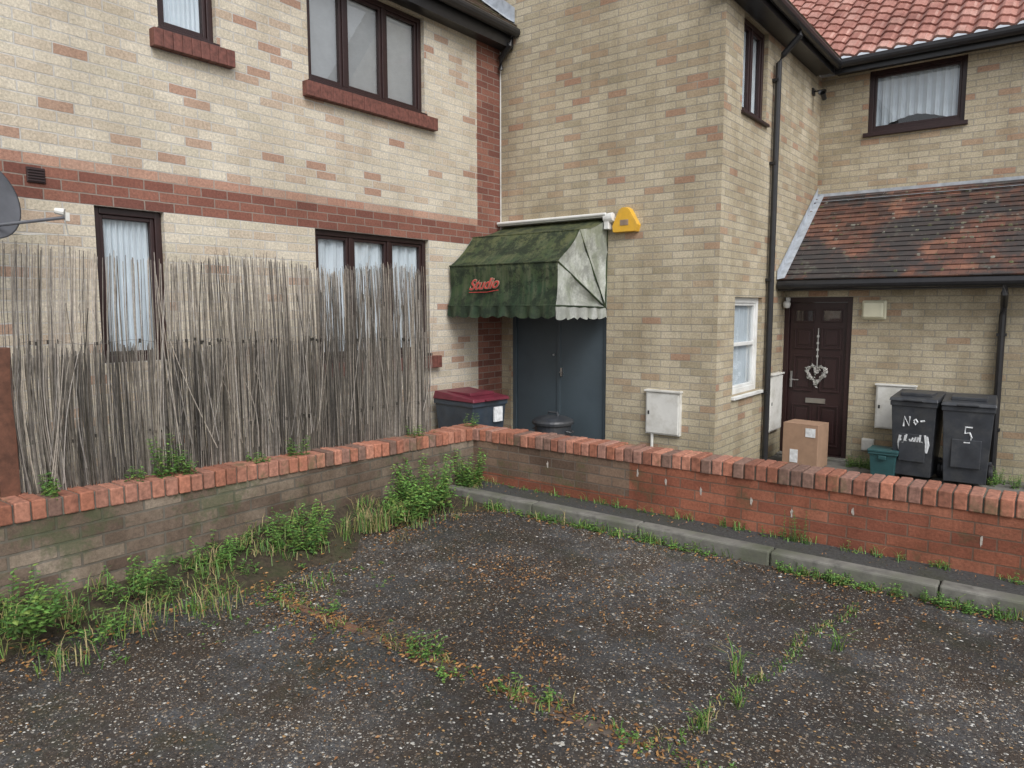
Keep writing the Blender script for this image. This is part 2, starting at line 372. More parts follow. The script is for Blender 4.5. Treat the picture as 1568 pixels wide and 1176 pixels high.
# ------------------------------------------------------------ reed screen
rd=MB()
def reed(y,z0,z1,x,r,c,lean,bow,leanx=0):
    n=4; p=[]
    for i in range(n+1):
        t=i/n; p.append((x+leanx*t*t+abs(bow)*math.sin(t*3.1)*.4,y+lean*t+bow*math.sin(t*2.6),z0+(z1-z0)*t))
    rd.tube(p,[r*(1-.35*i/n) for i in range(n+1)],3,0,c,cap=False)
def rc(lo,hi,y=0):
    f=U(lo,hi)*(1+.18*math.sin(y*4.3)+.14*math.sin(y*11+1)); k=R()
    return (f*1.0,f*(.88+.05*k),f*(.72+.14*k))
zb=lambda y:.54+rise(y)
y=1.40
while y<4.42:   # tall back roll
    p_=.30 if 1.84<y<2.22 else .9
    if R()<p_:
        top=1.90+.025*math.sin(y*5)+random.gauss(0,.022)
        k=max(0,min(1,(2.9-y)/1.2))
        reed(y-.03*k,zb(y),top,-4.30+U(-.010,.010),U(.0020,.0038),rc(.17,.50,y) if R()<.85 else rc(.05,.14),random.gauss(.02+.07*k,.02),U(-.012,.008)-.05*k,leanx=-.05-.06*k)
    y+=.0036
y=1.40
while y<4.42:   # denser front roll
    if y<2.55: tp=1.37
    elif y<3.3: tp=1.37+(0 if R()<.7 else U(.05,.45))
    else: tp=1.37 if R()<.45 else U(1.45,1.88)
    k=max(0,min(1,(2.0-y)/.6))
    reed(y,zb(y)-abs(random.gauss(0,.02)),tp+random.gauss(0,.03),-4.258+U(-.014,.014),U(.0024,.0046),rc(.06,.24,y+2) if R()<.7 else rc(.24,.44,y+2),random.gauss(0,.018),U(-.014,.014)-.04*k)
    y+=.0040
for i in range(80):
    y=U(1.4,4.4); reed(y,U(.65,.8),U(1.1,2.0),-4.235+U(0,.02),U(.002,.004),rc(.15,.5),random.gauss(0,.10),U(-.05,.05))
for i in range(3): # stray bent canes
    reed((2.38,3.1,1.7)[i],.62,(1.88,1.7,1.6)[i],-4.23,.0042,(.05,.045,.035),(.05,-.04,.06)[i],(-.06,.05,-.05)[i])
for z in (.80,1.33):
    p=[(-4.246+.003*math.sin(k*1.7),1.40+k*.08,z+.014*math.sin(k*1.1)+rise(1.4+k*.08)) for k in range(38)]
    rd.tube(p,.0010,3,0,(.12,.11,.10))
    for k in range(34):
        yy=U(1.42,4.4); zz=z+rise(yy)+U(-.012,.012)
        rd.box((-4.254,yy,zz-U(.004,.016)),(-4.240,yy+U(.003,.009),zz+U(.004,.014)),0,(.045,.04,.033))
rd.done('reed_fence_screen',[M_reed],col=True)
fp=MB()
fp.box((-4.36,1.28,G),(-4.27,1.37,1.40)); 
for k in range(12): fp.box((-4.34+(.012 if k%2 else 0),-.6+k*.155,G),(-4.322+(.012 if k%2 else 0),-.6+k*.155+.165,1.34))
fp.box((-4.31,-.6,.70),(-4.28,1.28,.78)); fp.box((-4.31,-.6,1.18),(-4.28,1.28,1.26))
fp.done('timber_fence',[M_fence],bevel=.004)
# ------------------------------------------------------------ windows
def window(parent,ax,c,u0,u1,z0,z1,mull=(),fw=.05,frame=None,inner='blind',tr=None,sashfw=.03,name='window'):
    fm=frame or M_brown
    m=MB(); d0,d1=.045,.115
    PB(m,ax,c,u0,u0+fw,z0,z1,d0,d1); PB(m,ax,c,u1-fw,u1,z0,z1,d0,d1)
    PB(m,ax,c,u0+fw,u1-fw,z0,z0+fw,d0,d1); PB(m,ax,c,u0+fw,u1-fw,z1-fw,z1,d0,d1)
    for q in mull: PB(m,ax,c,q-fw/2,q+fw/2,z0+fw,z1-fw,d0+.002,d1)
    ed=[u0+fw]+[x for q in mull for x in(q-fw/2,q+fw/2)]+[u1-fw]
    for i in range(0,len(ed),2):
        a,b=ed[i],ed[i+1]; s=sashfw
        PB(m,ax,c,a,a+s,z0+fw,z1-fw,d0+.015,d1-.01);PB(m,ax,c,b-s,b,z0+fw,z1-fw,d0+.015,d1-.01)
        PB(m,ax,c,a+s,b-s,z0+fw,z0+fw+s,d0+.015,d1-.01);PB(m,ax,c,a+s,b-s,z1-fw-s,z1-fw,d0+.015,d1-.01)
        if tr: PB(m,ax,c,a+s,b-s,tr-.02,tr+.02,d0+.012,d1-.01)
    m.done(name+'_frame',[fm],parent,bevel=.005)
    gl=MB(); gl.face([PT(ax,c,u0+fw,z0+fw,.085),PT(ax,c,u1-fw,z0+fw,.085),PT(ax,c,u1-fw,z1-fw,.085),PT(ax,c,u0+fw,z1-fw,.085)]); gl.done(name+'_glass',[M_glass],parent)
    bk=MB(); bk.face([PT(ax,c,u0,z0,.30),PT(ax,c,u1,z0,.30),PT(ax,c,u1,z1,.30),PT(ax,c,u0,z1,.30)],0)  # shallow back sheet, painted dark in place of room shade
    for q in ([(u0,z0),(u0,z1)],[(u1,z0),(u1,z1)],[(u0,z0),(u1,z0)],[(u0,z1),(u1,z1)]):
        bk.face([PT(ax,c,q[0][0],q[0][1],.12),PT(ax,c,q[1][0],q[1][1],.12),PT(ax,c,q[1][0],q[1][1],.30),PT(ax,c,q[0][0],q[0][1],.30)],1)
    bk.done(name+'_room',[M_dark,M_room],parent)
    b=MB()
    if inner=='blind':
        z=z0+fw
        while z<z1-fw:
            b.face([PT(ax,c,u0+fw,z,.122),PT(ax,c,u1-fw,z,.122),PT(ax,c,u1-fw,z+.030,.100),PT(ax,c,u0+fw,z+.030,.100)]); z+=.038
        b.done(name+'_blind',[M_blind],parent)
    else:
        n=120; vs=[]; k0=U(0,6)
        gap=0.0
        for i in range(n+1):
            t=i/n; u=u0+fw*.5+(u1-u0-fw)*t; d=.118+.014*math.sin(i*.55+k0)+.007*math.sin(i*1.7)
            zb_=z0+.02
            if inner=='swag': zb_=z0+.02+.16*(1-abs(2*t-1)**1.5)*(1 if abs(2*t-1)<1 else 0)
            vs+= [PT(ax,c,u,zb_,d),PT(ax,c,u,z1-.01,d)]
        b.mesh(vs,[(2*i,2*i+2,2*i+3,2*i+1) for i in range(n)]); b.done(name+'_curtain',[M_curtain],parent,smooth=True)
def bsill(parent,ax,c,u0,u1,z1,h=.13):
    m=MB(); u=u0-.07
    PB(m,ax,c,u0-.01,u1+.01,z1-.0,z1+.03,-.03,.05,1)
    while u<u1+.06:
        PB(m,ax,c,u,u+.0705,z1-h+U(-.001,.001),z1-.002,-.072+U(-.002,.002),.05,0); u+=.073
    m.done('window_sill',[M_sill,M_brown],parent,bevel=.004)
def rail(mb,path,r,mi=0): mb.tube(path,r,12,mi)
# ------------------------------------------------------------ left house
H1=empty('brick_house')
w=MB()
holes=[(2.34,2.84,1.2,2.325),(4.24,5.73,1.1,2.325),(2.87,3.34,3.68,4.66),(4.22,5.70,3.63,4.6)]
def lm(u,z):
    if u>6.55: return 1
    if 2.325<z<2.55: return 1
    if 2.55<z<2.625: return 2
    return 0
wall(w,'x',XL,-6,YM,G-.1,4.7,holes,matfn=lm,uc=(6.55,),zc=(2.325,2.55,2.625))
w.done('walls',[M_buff,M_red,M_orange],H1)
window(H1,'x',XL,2.34,2.84,1.2,2.325,inner='curtain'); window(H1,'x',XL,4.24,5.73,1.1,2.325,(4.70,5.20),inner='curtain')
window(H1,'x',XL,2.87,3.34,3.68,4.66,inner='curtain'); window(H1,'x',XL,4.22,5.70,3.63,4.6,(4.68,5.18),inner='blind')
bsill(H1,'x',XL,2.87,3.34,3.655); bsill(H1,'x',XL,4.22,5.70,3.605); bsill(H1,'x',XL,4.24,5.73,1.08)
m=MB(); m.box((-5.505,-6,4.62),(-5.33,6.99,4.635)); m.box((-5.345,-6,4.60),(-5.32,6.99,4.80)); rail(m,[(-5.265,-6,4.77),(-5.265,6.985,4.77)],.055)
m.tube([(-5.265,6.9,4.74),(-5.30,6.9,4.62),(-5.45,6.92,4.5),(-5.46,6.93,4.38)],.034,10)
m.done('fascia_and_gutter',[M_black],H1,smooth=False)
def tiles(mb,ax,sgn,d0,z0,d1,z1,u0,u1,step,lift=.015,mi=0):
    Ls=math.hypot(d1-d0,z1-z0); n=int(Ls/step); du=(d1-d0)/Ls; dz=(z1-z0)/Ls
    nd,nz=-dz*(1 if d1>d0 else -1),abs(du)
    def P(u,s,l):
        d=d0+du*s+nd*l; z=z0+dz*s+nz*l
        return (d,u,z) if ax=='x' else (u,d,z)
    for i in range(n):
        a,b=i*Ls/n,(i+1)*Ls/n; u=u0
        while u<u1-.001:
            v=min(u+.165,u1); l=lift+U(-.003,.003)
            mb.face([P(u,a,l),P(v,a,l+U(-.001,.001)),P(v,b,.0),P(u,b,.0)],mi); mb.face([P(u,a,-.002),P(v,a,-.002),P(v,a,l),P(u,a,l)],mi); u=v
m=MB(); tiles(m,'x',-1,-5.27,4.84,-9.5,8.15,-6,6.99,.16); m.done('roof',[M_ltile],H1)
m=MB(); m.face([(-5.3,6.993,4.86),(-9.4,6.993,8.05),(-9.4,6.993,8.25),(-5.3,6.993,5.06)]); m.face([(-5.3,6.85,4.895),(-9.4,6.85,8.10),(-9.4,6.993,8.10),(-5.3,6.993,4.895)]); m.done('roof_flashing',[M_lead],H1)
m=MB(); PB(m,'x',XL,1.93,2.04,2.43,2.53,-.012,.02)
for k in range(5): PB(m,'x',XL,1.935,2.035,2.438+k*.018,2.446+k*.018,-.02,0)
m.done('air_vent',[M_brown],H1,bevel=.003)
m=MB(); m.tube([(XL+.012,6.975,4.6),(XL+.014,6.97,3.4),(XL+.012,6.975,2.5)],.008,6); m.done('cable',[M_meter],H1)
# ------------------------------------------------------------ middle block
H2=empty('brick_house')
w=MB()
wall(w,'y',YM,XL,XS,G-.1,4.6,[(-5.36,-4.03,G-.1,1.9)],matfn=lambda u,z:0)
w.face([(XS,YM,4.6),(XL,YM,4.6),(-9.6,YM,4.6),(-9.6,YM,8),(-6.6,YM,8.0)],0)
hs=[(7.46,8.32,.66,1.71),(7.48,8.23,3.61,4.56)]
wall(w,'x',XS,YM,YU+.1,G-.1,4.62,hs)
w.done('walls',[M_buff2],H2)
window(H2,'x',XS,7.46,8.32,.66,1.71,frame=M_white,inner='curtain',tr=1.2,fw=.06); window(H2,'x',XS,7.48,8.23,3.61,4.56,(7.86,),inner='curtain')
m=MB(); PB(m,'x',XS,7.43,8.35,.62,.655,-.04,.06); m.done('white_sill',[M_white],H2,bevel=.005)
m=MB(); PB(m,'x',XS,7.46,8.25,3.575,3.605,-.04,.06); m.done('brown_sill',[M_brown],H2,bevel=.005)
m=MB(); m.box((XS+.004,6.93,4.575),(-2.545,10.1,4.59)); m.box((-2.56,6.93,4.56),(-2.54,10.12,4.72)); m.box((XS-.1,6.90,4.56),(-2.54,6.93,4.78))
rail(m,[(-2.485,6.9,4.66),(-2.485,10.16,4.66)],.055)
m.tube([(-2.485,8.43,4.64),(-2.485,8.43,4.55),(-2.66,8.43,4.38),(-2.705,8.43,4.30),(-2.705,8.43,G)],.034,10)
for z in (.6,1.9,3.2,4.1): m.box((-2.758,8.385,z),(-2.69,8.475,z+.03))
m.done('gutter_and_downpipe',[M_black],H2)
m=MB(); tiles(m,'x',-1,-2.47,4.73,-6.6,8.2,6.9,16,.16); m.done('roof',[M_ltile],H2)
m=MB(); PB(m,'y',YM,-5.36,-5.31,G,1.9,.03,.12); PB(m,'y',YM,-4.08,-4.03,G,1.9,.03,.12); PB(m,'y',YM,-5.31,-4.08,1.85,1.9,.03,.12)
PB(m,'y',YM,-5.307,-4.699,G+.01,1.847,.055,.10); PB(m,'y',YM,-4.693,-4.083,G+.01,1.847,.055,.10); PB(m,'y',YM,-4.72,-4.672,G+.01,1.84,.045,.056)
m.done('double_door',[M_door],H2,bevel=.004)
m=MB(); m.box((-4.66,YM+.03,.80),(-4.64,YM+.055,.9)); m.tube([(-4.65,YM+.04,.85),(-4.65,YM+.0,.85),(-4.60,YM+.0,.85)],.007,8); m.lathe([(0,.0),(.013,0),(.013,.02)],(-4.75,YM+.035,1.05),12,M=Matrix.Rotation(math.radians(90),3,'X')); m.done('door_handle',[M_steel],H2)
# ------------------------------------------------------------ right house with lean-to porch
H3=empty('brick_house')
w=MB(); wall(w,'y',YU,XS,6,1.8,4.62,[(-2.18,-1.11,3.83,4.6)]); wall(w,'y',YP,XS,6,G-.1,1.88,[(-2.75,-1.97,G-.1,1.72)]); w.face([(6,YP,G),(6,16,G),(6,16,4.6),(6,YU,4.6),(6,YU,3),(6,YP,1.88)]); w.done('walls',[M_buff2],H3)
window(H3,'y',YU,-2.18,-1.11,3.83,4.6,inner='swag',fw=.055)
m=MB(); PB(m,'y',YU,-2.22,-1.07,3.775,3.825,-.04,.06); m.done('brown_sill',[M_brown],H3,bevel=.005)
m=MB(); m.box((-2.56,10.15,4.605),(6,10.375,4.618)); m.box((-2.54,10.13,4.56),(6,10.15,4.74)); rail(m,[(-2.485,10.08,4.67),(6,10.08,4.67)],.055)
m.box((XS+.002,8.86,1.80),(6,8.88,1.92)); m.box((XS+.002,8.88,1.80),(6,9.105,1.812)); rail(m,[(XS+.02,8.81,1.865),(6,8.81,1.865)],.05)
m.tube([(-.50,8.81,1.84),(-.50,8.83,1.74),(-.51,9.02,1.62),(-.515,9.055,1.52),(-.515,9.055,G)],.034,10)
for z in(.3,1.3): m.box((-.56,9.03,z),(-.47,9.108,z+.03))
m.done('gutters_and_downpipe',[M_black],H3)
m=MB(); tiles(m,'y',1,8.80,1.925,YU,3.08,XS+.003,6,.1,.012); m.done('porch_roof',[M_ptile],H3)
m=MB()
m.mesh([(XS,YU-.015,3.02),(6,YU-.015,3.02),(6,YU-.015,3.11),(XS,YU-.015,3.11),(XS,YU-.17,2.985),(6,YU-.17,2.985)],[(0,1,2,3),(4,5,1,0)])
m.mesh([(XS+.012,8.78,1.93),(XS+.012,YU,3.09),(XS+.012,YU,3.20),(XS+.012,8.78,2.03),(XS+.10,8.78,1.948),(XS+.10,YU,3.105)],[(0,1,2,3),(0,4,5,1)])
m.done('lead_flashing',[M_lead],H3)
mo=MB()
for i in range(420):
    t=U(.03,.95); x=U(XS+.1,1.5)
    if R()<.65: x=random.gauss(-1.0,.65); t=min(.95,max(.05,random.gauss(.55,.24)))
    if x<XS+.1: continue
    t=round(t*19)/19+.004; r=U(.007,.024); cx,cy,cz=x,8.8+(YU-8.8)*t,1.925+1.155*t+.008; n=6
    vs=[(cx,cy,cz+r*.5)]+[(cx+r*U(.8,1.7)*math.cos(k*1.047),cy+r*.8*math.sin(k*1.047),cz+r*.6*math.sin(k*1.047)) for k in range(n)]
    cc=random.choice([(.09,.10,.04),(.15,.15,.10),(.06,.07,.03),(.24,.24,.20)])
    mo.mesh(vs,[(0,1+k,1+(k+1)%n) for k in range(n)],0,cc)
mo.done('roof_moss',[M_leaf],H3,col=True)
# pantile roof
PW=.205; pn=MB(); sl=math.radians(38); course=.24; nc=30; du=PW/8; nu=int(11.5/du); c0,z0=10.06,4.735
for i in range(nc):
    vs=[]
    for k in range(nu+1):
        u=-6.6+k*du; ph=2*math.pi*(u/PW); h=.021*math.sin(ph)+.008*math.sin(2*ph+.6)
        for s,l in((i*course,-.004),(i*course,.028),((i+1)*course,.003)):
            l2=l+h; vs.append((u,c0+math.cos(sl)*s-math.sin(sl)*l2,z0+math.sin(sl)*s+math.cos(sl)*l2))
    fs=[]
    for k in range(nu): b=k*3; fs+=[(b,b+3,b+4,b+1),(b+1,b+4,b+5,b+2)]
    pn.mesh(vs,fs)
pn.done('pantile_roof',[M_pan],H3)
# front door
m=MB(); c=YP
PB(m,'y',c,-2.75,-2.69,G,1.72,.02,.12); PB(m,'y',c,-2.03,-1.97,G,1.72,.02,.12); PB(m,'y',c,-2.69,-2.03,1.66,1.72,.02,.12); PB(m,'y',c,-2.69,-2.03,G,G+.04,.0,.12)
PB(m,'y',c,-2.688,-2.032,G+.042,1.658,.06,.10)
for (a,b) in ((-2.63,-2.40),(-2.32,-2.09)):
    for (e1,f1) in ((-.08,.42),(.58,1.02),(1.10,1.36),(1.42,1.58)):
        for q in ((a,b,e1,e1+.02),(a,b,f1-.02,f1),(a,a+.02,e1+.02,f1-.02),(b-.02,b,e1+.02,f1-.02)): PB(m,'y',c,q[0],q[1],q[2],q[3],.045,.061)
        if e1<1.3: PB(m,'y',c,a+.05,b-.05,e1+.05,f1-.05,.048,.061)
m.done('front_door',[M_brown],H3,bevel=.004)
m=MB()
for (a,b) in ((-2.61,-2.42),(-2.30,-2.11)): m.face([PT('y',c,a,1.44,.055),PT('y',c,b,1.44,.055),PT('y',c,b,1.56,.055),PT('y',c,a,1.56,.055)])
m.done('door_lights',[M_glass],H3)
m=MB(); PB(m,'y',c,-2.47,-2.24,.44,.50,.045,.06); PB(m,'y',c,-2.665,-2.635,.62,.82,.045,.06); m.tube([(-2.65,c+.05,.72),(-2.65,c,.72),(-2.55,c,.72)],.009,8); m.done('letter_plate_and_handle',[M_steel],H3,bevel=.003)
m=MB(); PB(m,'y',c,-2.75,-1.95,G-.03,G+.03,-.12,.02); m.done('door_step',[M_conc],H3,bevel=.01)
# ------------------------------------------------------------ heart wreath
def heart(t): return (.0075*16*math.sin(t)**3*.85, .0070*(13*math.cos(t)-5*math.cos(2*t)-2*math.cos(3*t)-math.cos(4*t)))
wr=MB()
for k in range(240):
    hx,hz=heart(U(0,6.28)); p=Vector((-2.35+hx+random.gauss(0,.012),YP+.03+U(-.02,.015),.80+hz+random.gauss(0,.012))); a=U(0,6.28); s=U(.010,.024)
    d=Vector((math.cos(a),U(-.5,.2),math.sin(a)))*s; q=Vector((-math.sin(a),U(-.3,.3),math.cos(a)))*s*.45
    cc=random.choice([(.42,.42,.40),(.3,.32,.28),(.5,.48,.46),(.55,.53,.5),(.2,.2,.18)])
    wr.mesh([p-d,p+q,p+d,p-q],[(0,1,2,3)],0,cc)
wr.tube([(-2.35+heart(k*.3)[0],YP+.03,.80+heart(k*.3)[1]) for k in range(22)],.008,6,0,(.3,.28,.25))
wr.tube([(-2.35,YP+.04,.84),(-2.35,YP+.045,1.35)],.006,6,0,(.4,.4,.38))
for k in range(4): wr.box((-2.362,YP+.03,1.0+k*.08),(-2.338,YP+.045,1.025+k*.08),0,(.45,.45,.43))
wr.done('door_wreath',[M_leaf],col=True)
# ------------------------------------------------------------ wall fittings
def meter(ax,c,u0,u1,z0,z1,legs=False):
    m=MB(); PB(m,ax,c,u0,u1,z0,z1,-.05,.01); PB(m,ax,c,u0+.015,u1-.015,z0+.015,z1-.02,-.062,-.048); PB(m,ax,c,u0-.012,u1+.012,z1-.006,z1+.014,-.075,.01)
    PB(m,ax,c,u0+.03,u0+.05,(z0+z1)/2-.02,(z0+z1)/2+.02,-.067,-.06,1)
    if legs: m.tube([PT(ax,c,u0+.07,z0,-.03),PT(ax,c,u0+.07,G,-.03)],.017,8)
    m.done('meter_box',[M_meter,M_black],bevel=.006)
meter('y',YM,-3.51,-3.12,.26,.72,True); meter('x',XS,8.56,9.0,.12,.80); meter('y',YP,-1.67,-1.27,.22,.72)
m=MB(); PB(m,'y',YP,-1.80,-1.67,-.06,.08,-.04,.01); PB(m,'y',YP,-1.79,-1.68,-.05,.07,-.046,-.038); m.done('water_meter_cover',[M_meter],bevel=.006)
m=MB(); c=YP
PB(m,'y',c,-1.87,-1.61,1.46,1.68,-.035,.01,0); PB(m,'y',c,-1.85,-1.63,1.48,1.66,-.09,-.034,0); m.done('bulkhead_light',[M_cream],bevel=.03,seg=4)
m=MB(); m.lathe([(0,-.04),(.03,-.035),(.042,-.01),(.045,.02),(.03,.045),(0,.05)],(-2.70,YP-.07,1.63),16); m.box((-2.72,YP-.05,1.66),(-2.68,YP+.002,1.72)); m.done('porch_lamp',[M_white],smooth=False)
m=MB(); m.lathe([(0,-.06),(.03,-.06),(.034,.04),(.05,.06)],(-2.62,9.95,4.28),14,M=Matrix.Rotation(math.radians(60),3,'X')); m.tube([(-2.765,9.98,4.35),(-2.66,9.97,4.35),(-2.62,9.96,4.29)],.012,8); m.box((-2.768,9.93,4.31),(-2.74,10.03,4.39)); m.done('security_floodlight',[M_black])
m=MB(); pr=[(-3.93,2.40),(-3.94,2.47),(-3.86,2.64),(-3.82,2.665),(-3.77,2.665),(-3.73,2.64),(-3.63,2.47),(-3.65,2.40)]
n=len(pr); vs=[(x,YM+.005,z) for x,z in pr]+[(x*.96+(-3.79)*.04,YM-.075,z*.96+2.53*.04) for x,z in pr]
m.mesh(vs,[tuple(range(n,2*n))]+[(i,(i+1)%n,n+(i+1)%n,n+i) for i in range(n)]); m.box((-3.84,YM-.079,2.47),(-3.74,YM-.074,2.53),1); m.done('burglar_alarm_box',[M_yellow,M_tape2],bevel=.01)
# ------------------------------------------------------------ awning
aw=empty('awning')
ribs=[(7.0,2.56),(6.42,2.40),(6.02,2.06),(5.99,1.62)]; hinge=(6.97,1.60)
prof=[]
for i in range(3):
    a,b=ribs[i],ribs[i+1]
    for k in range(6):
        t=k/6; y=a[0]+(b[0]-a[0])*t; z=a[1]+(b[1]-a[1])*t; sg=.026*math.sin(math.pi*t); dx=hinge[0]-y; dz=hinge[1]-z; l=math.hypot(dx,dz)
        prof.append((y+dx/l*sg,z+dz/l*sg,t))
prof.append((ribs[3][0],ribs[3][1],0))
ax0,ax1=-5.47,-4.03; nu=48; m=MB(); vs=[]
for i in range(nu+1):
    x=ax0+(ax1-ax0)*i/nu
    for (y,z,t) in prof:
        wv=(.007*math.sin(x*14+z*9)+.005*math.sin(x*31+y*13))*math.sin(math.pi*t); vs.append((x,y+wv,z+wv))
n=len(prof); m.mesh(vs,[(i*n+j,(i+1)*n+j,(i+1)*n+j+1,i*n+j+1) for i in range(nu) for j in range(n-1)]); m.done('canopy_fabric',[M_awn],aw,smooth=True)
for xx,nm in((ax0,'side_left'),(ax1,'side_right')):
    m=MB(); 
    for (a,b) in zip(prof,prof[1:]):
        K=8
        for k in range(K):
            def q(p,t): 
                return (xx-(.045*math.sin(math.pi*p[2])*math.sin(math.pi*t)+.008*math.sin(t*17+p[0]*9))*(1 if xx==ax1 else -1),hinge[0]+(p[0]-hinge[0])*t,hinge[1]+(p[1]-hinge[1])*t)
            m.face([q(a,k/K),q(b,k/K),q(b,(k+1)/K),q(a,(k+1)/K)],0)
    m.face([(xx,6.97,1.6),(xx,7.0,1.6),(xx,7.0,2.56)],0)
    m.done(nm,[M_awnside],aw,smooth=True)
m=MB()
for r in ribs:
    m.tube([(ax0,hinge[0],hinge[1]),(ax0,r[0],r[1]),(ax1,r[0],r[1]),(ax1,hinge[0],hinge[1])],.010,8)
m.done('ribs',[M_awn],aw)
m=MB(); N_=160; vs=[]
L1=ax1-ax0; 
for i in range(N_+1):
    x=ax0+L1*i/N_; zb_=1.515-.025*abs(math.sin((x-ax0)*math.pi/.16)); fl=.012*math.sin(x*31)+.006*math.sin(x*47)
    vs+=[(x,5.985,1.625),(x,5.985+fl-.008,1.57),(x,5.98+fl*1.6-.01,zb_)]
m.mesh(vs,[(3*i+j,3*i+3+j,3*i+4+j,3*i+1+j) for i in range(N_) for j in range(2)],0); vs=[]
for i in range(101):
    y=5.985+i*.01*.985; zb_=1.50-.025*abs(math.sin(i*.01*math.pi/.16)); fl=.012*math.sin(y*31)
    vs+=[(ax1,y,1.622),(ax1+fl+.006,y,1.56),(ax1+fl*1.5+.008,y,zb_)]
m.mesh(vs,[(3*i+j,3*i+3+j,3*i+4+j,3*i+1+j) for i in range(100) for j in range(2)],1); m.done('valance',[M_awn,M_awnside],aw,smooth=True)
m=MB(); m.box((-5.49,6.90,2.57),(-4.02,6.998,2.615)); m.tube([(-5.49,6.90,2.60),(-4.0,6.90,2.60)],.02,10)
m.lathe([(0,0),(.05,.0),(.055,.06),(.05,.11),(0,.12)],(-4.03,6.93,2.55),14,M=Matrix.Rotation(math.radians(80),3,'Y')); m.box((-4.02,6.89,2.44),(-3.96,6.998,2.60)); m.done('white_cassette',[M_white],aw,bevel=.008)
def text(body,size,loc,rot,mat,parent=None,off=0,ext=.002,shear=0,name='lettering'):
    cu=bpy.data.curves.new(name,'FONT'); cu.body=body; cu.size=size; cu.extrude=ext; cu.offset=off; cu.shear=shear
    o=bpy.data.objects.new(name,cu); COL.objects.link(o); o.location=loc; o.rotation_euler=rot
    bpy.context.view_layer.update()
    me=bpy.data.meshes.new_from_object(o.evaluated_get(bpy.context.evaluated_depsgraph_get())); o2=bpy.data.objects.new(name,me); COL.objects.link(o2); o2.matrix_world=o.matrix_world.copy()
    me.materials.clear(); me.materials.append(mat); bpy.data.objects.remove(o)
    if parent: o2.parent=parent; 
    return o2
rt=(math.radians(86),math.radians(-3),0)
text('Studio',.155,(-5.16,5.985,1.79),rt,M_tape2,aw,off=.006,shear=.5); text('Studio',.155,(-5.16,5.978,1.79),rt,M_tape,aw,shear=.5)
m=MB(); m.tube([(-5.15,5.975,1.765),(-4.9,5.975,1.765),(-4.75,5.975,1.785)],.004,6); m.done('lettering_underline',[M_tape],aw)
# ------------------------------------------------------------ bins
def wheelie(loc,rz,w,d,h,bm,lm,lab=None,name='wheelie_bin'):
    E=empty(name); E.location=loc; E.rotation_euler=(0,0,rz)
    m=MB(); hb=h*.90; tp=.80
    b0=[(-w*.40,-d*.36,.05),(w*.40,-d*.36,.05),(w*.40,d*.36,.05),(-w*.40,d*.36,.05)]; b1=[(-w*.48,-d*.48,hb),(w*.48,-d*.48,hb),(w*.48,d*.48,hb),(-w*.48,d*.48,hb)]
    m.mesh(b0+b1,[(0,3,2,1),(4,5,6,7),(0,1,5,4),(1,2,6,5),(2,3,7,6),(3,0,4,7)])
    m.box((-w*.5,-d*.5,hb-.045),(w*.5,d*.5,hb+.005)); m.box((-w*.28,-d*.44,hb*.25),(w*.28,-d*.40,hb*.6))
    m.box((-w*.48,d*.38,.14),(w*.48,d*.46,.22))
    m.tube([(-w*.36,d*.56,hb-.02),(w*.36,d*.56,hb-.02)],.016,8); 
    for sx in(-1,1): m.box((sx*w*.36-.012,d*.47,hb-.04),(sx*w*.36+.012,d*.57,hb))
    m.done('body',[bm],E,bevel=.014)
    m=MB(); z=hb+.008; l=[(-w*.52,-d*.54,z),(w*.52,-d*.54,z),(w*.52,d*.5,z),(-w*.52,d*.5,z),(-w*.50,-d*.51,z+.035),(w*.50,-d*.51,z+.035),(w*.49,d*.47,z+.085),(-w*.49,d*.47,z+.085)]
    m.mesh(l,[(0,3,2,1),(4,5,6,7),(0,1,5,4),(1,2,6,5),(2,3,7,6),(3,0,4,7)]); m.box((-w*.34,-d*.30,z+.045),(w*.34,d*.3,z+.082)); m.box((-w*.2,-d*.58,z+.004),(w*.2,-d*.52,z+.026)); m.tube([(-w*.42,d*.52,z+.03),(w*.42,d*.52,z+.03)],.02,8); m.done('lid',[lm],E,bevel=.012)
    m=MB()
    for sx in(-1,1):
        m.lathe([(0,-.025),(.09,-.025),(.1,-.012),(.1,.012),(.09,.025),(0,.025)],(sx*w*.46,d*.40,.10),20,M=Matrix.Rotation(math.radians(90),3,'Y'))
    m.done('wheels',[M_black],E)
    if lab: lab(E,w,d,h)
    return E
def fz(d,h,z): return -d*(.36+.12*(z-.05)/(h*.9-.05))-.001
def scrawl(E,w,d,h,strokes,r):
    m=MB()
    for st_ in strokes:
        m.tube([(x*w,fz(d,h,z*h),z*h) for x,z in st_],r,5)
    m.done('painted_marks',[M_paint],E)
def lab_no(E,w,d,h):
    scrawl(E,w,d,h,[[(-.20,.62),(-.18,.73),(-.08,.63),(-.07,.74)],[(.02,.69),(.06,.71),(.10,.68),(.06,.65),(.02,.68)],[(.16,.69),(.25,.70)]],.010)
    s=[]
    for k in range(26):
        x=-.30+k*.024+U(-.02,.02); s.append([(x,.38+U(-.05,.04)),(x+U(-.04,.05),.43),(x+U(-.03,.06),.49+U(-.05,.05))])
    scrawl(E,w,d,h,s,.012)
def lab_5(E,w,d,h):
    scrawl(E,w,d,h,[[(.10,.68),(-.03,.68),(-.04,.61),(.05,.62),(.09,.57),(.06,.51),(-.05,.51)]],.009)
def lab_s(E,w,d,h):
    m=MB(); m.box((w*.10,-d*.505,h*.66),(w*.34,-d*.475,h*.83)); m.done('label',[M_paint],E)
wheelie((-1.18,8.66,G),math.radians(-4),.44,.46,.93,M_bindark,M_bindark,lab_no)
wheelie((-.72,8.64,G),math.radians(3),.46,.48,.92,M_bindark,M_bindark,lab_5)
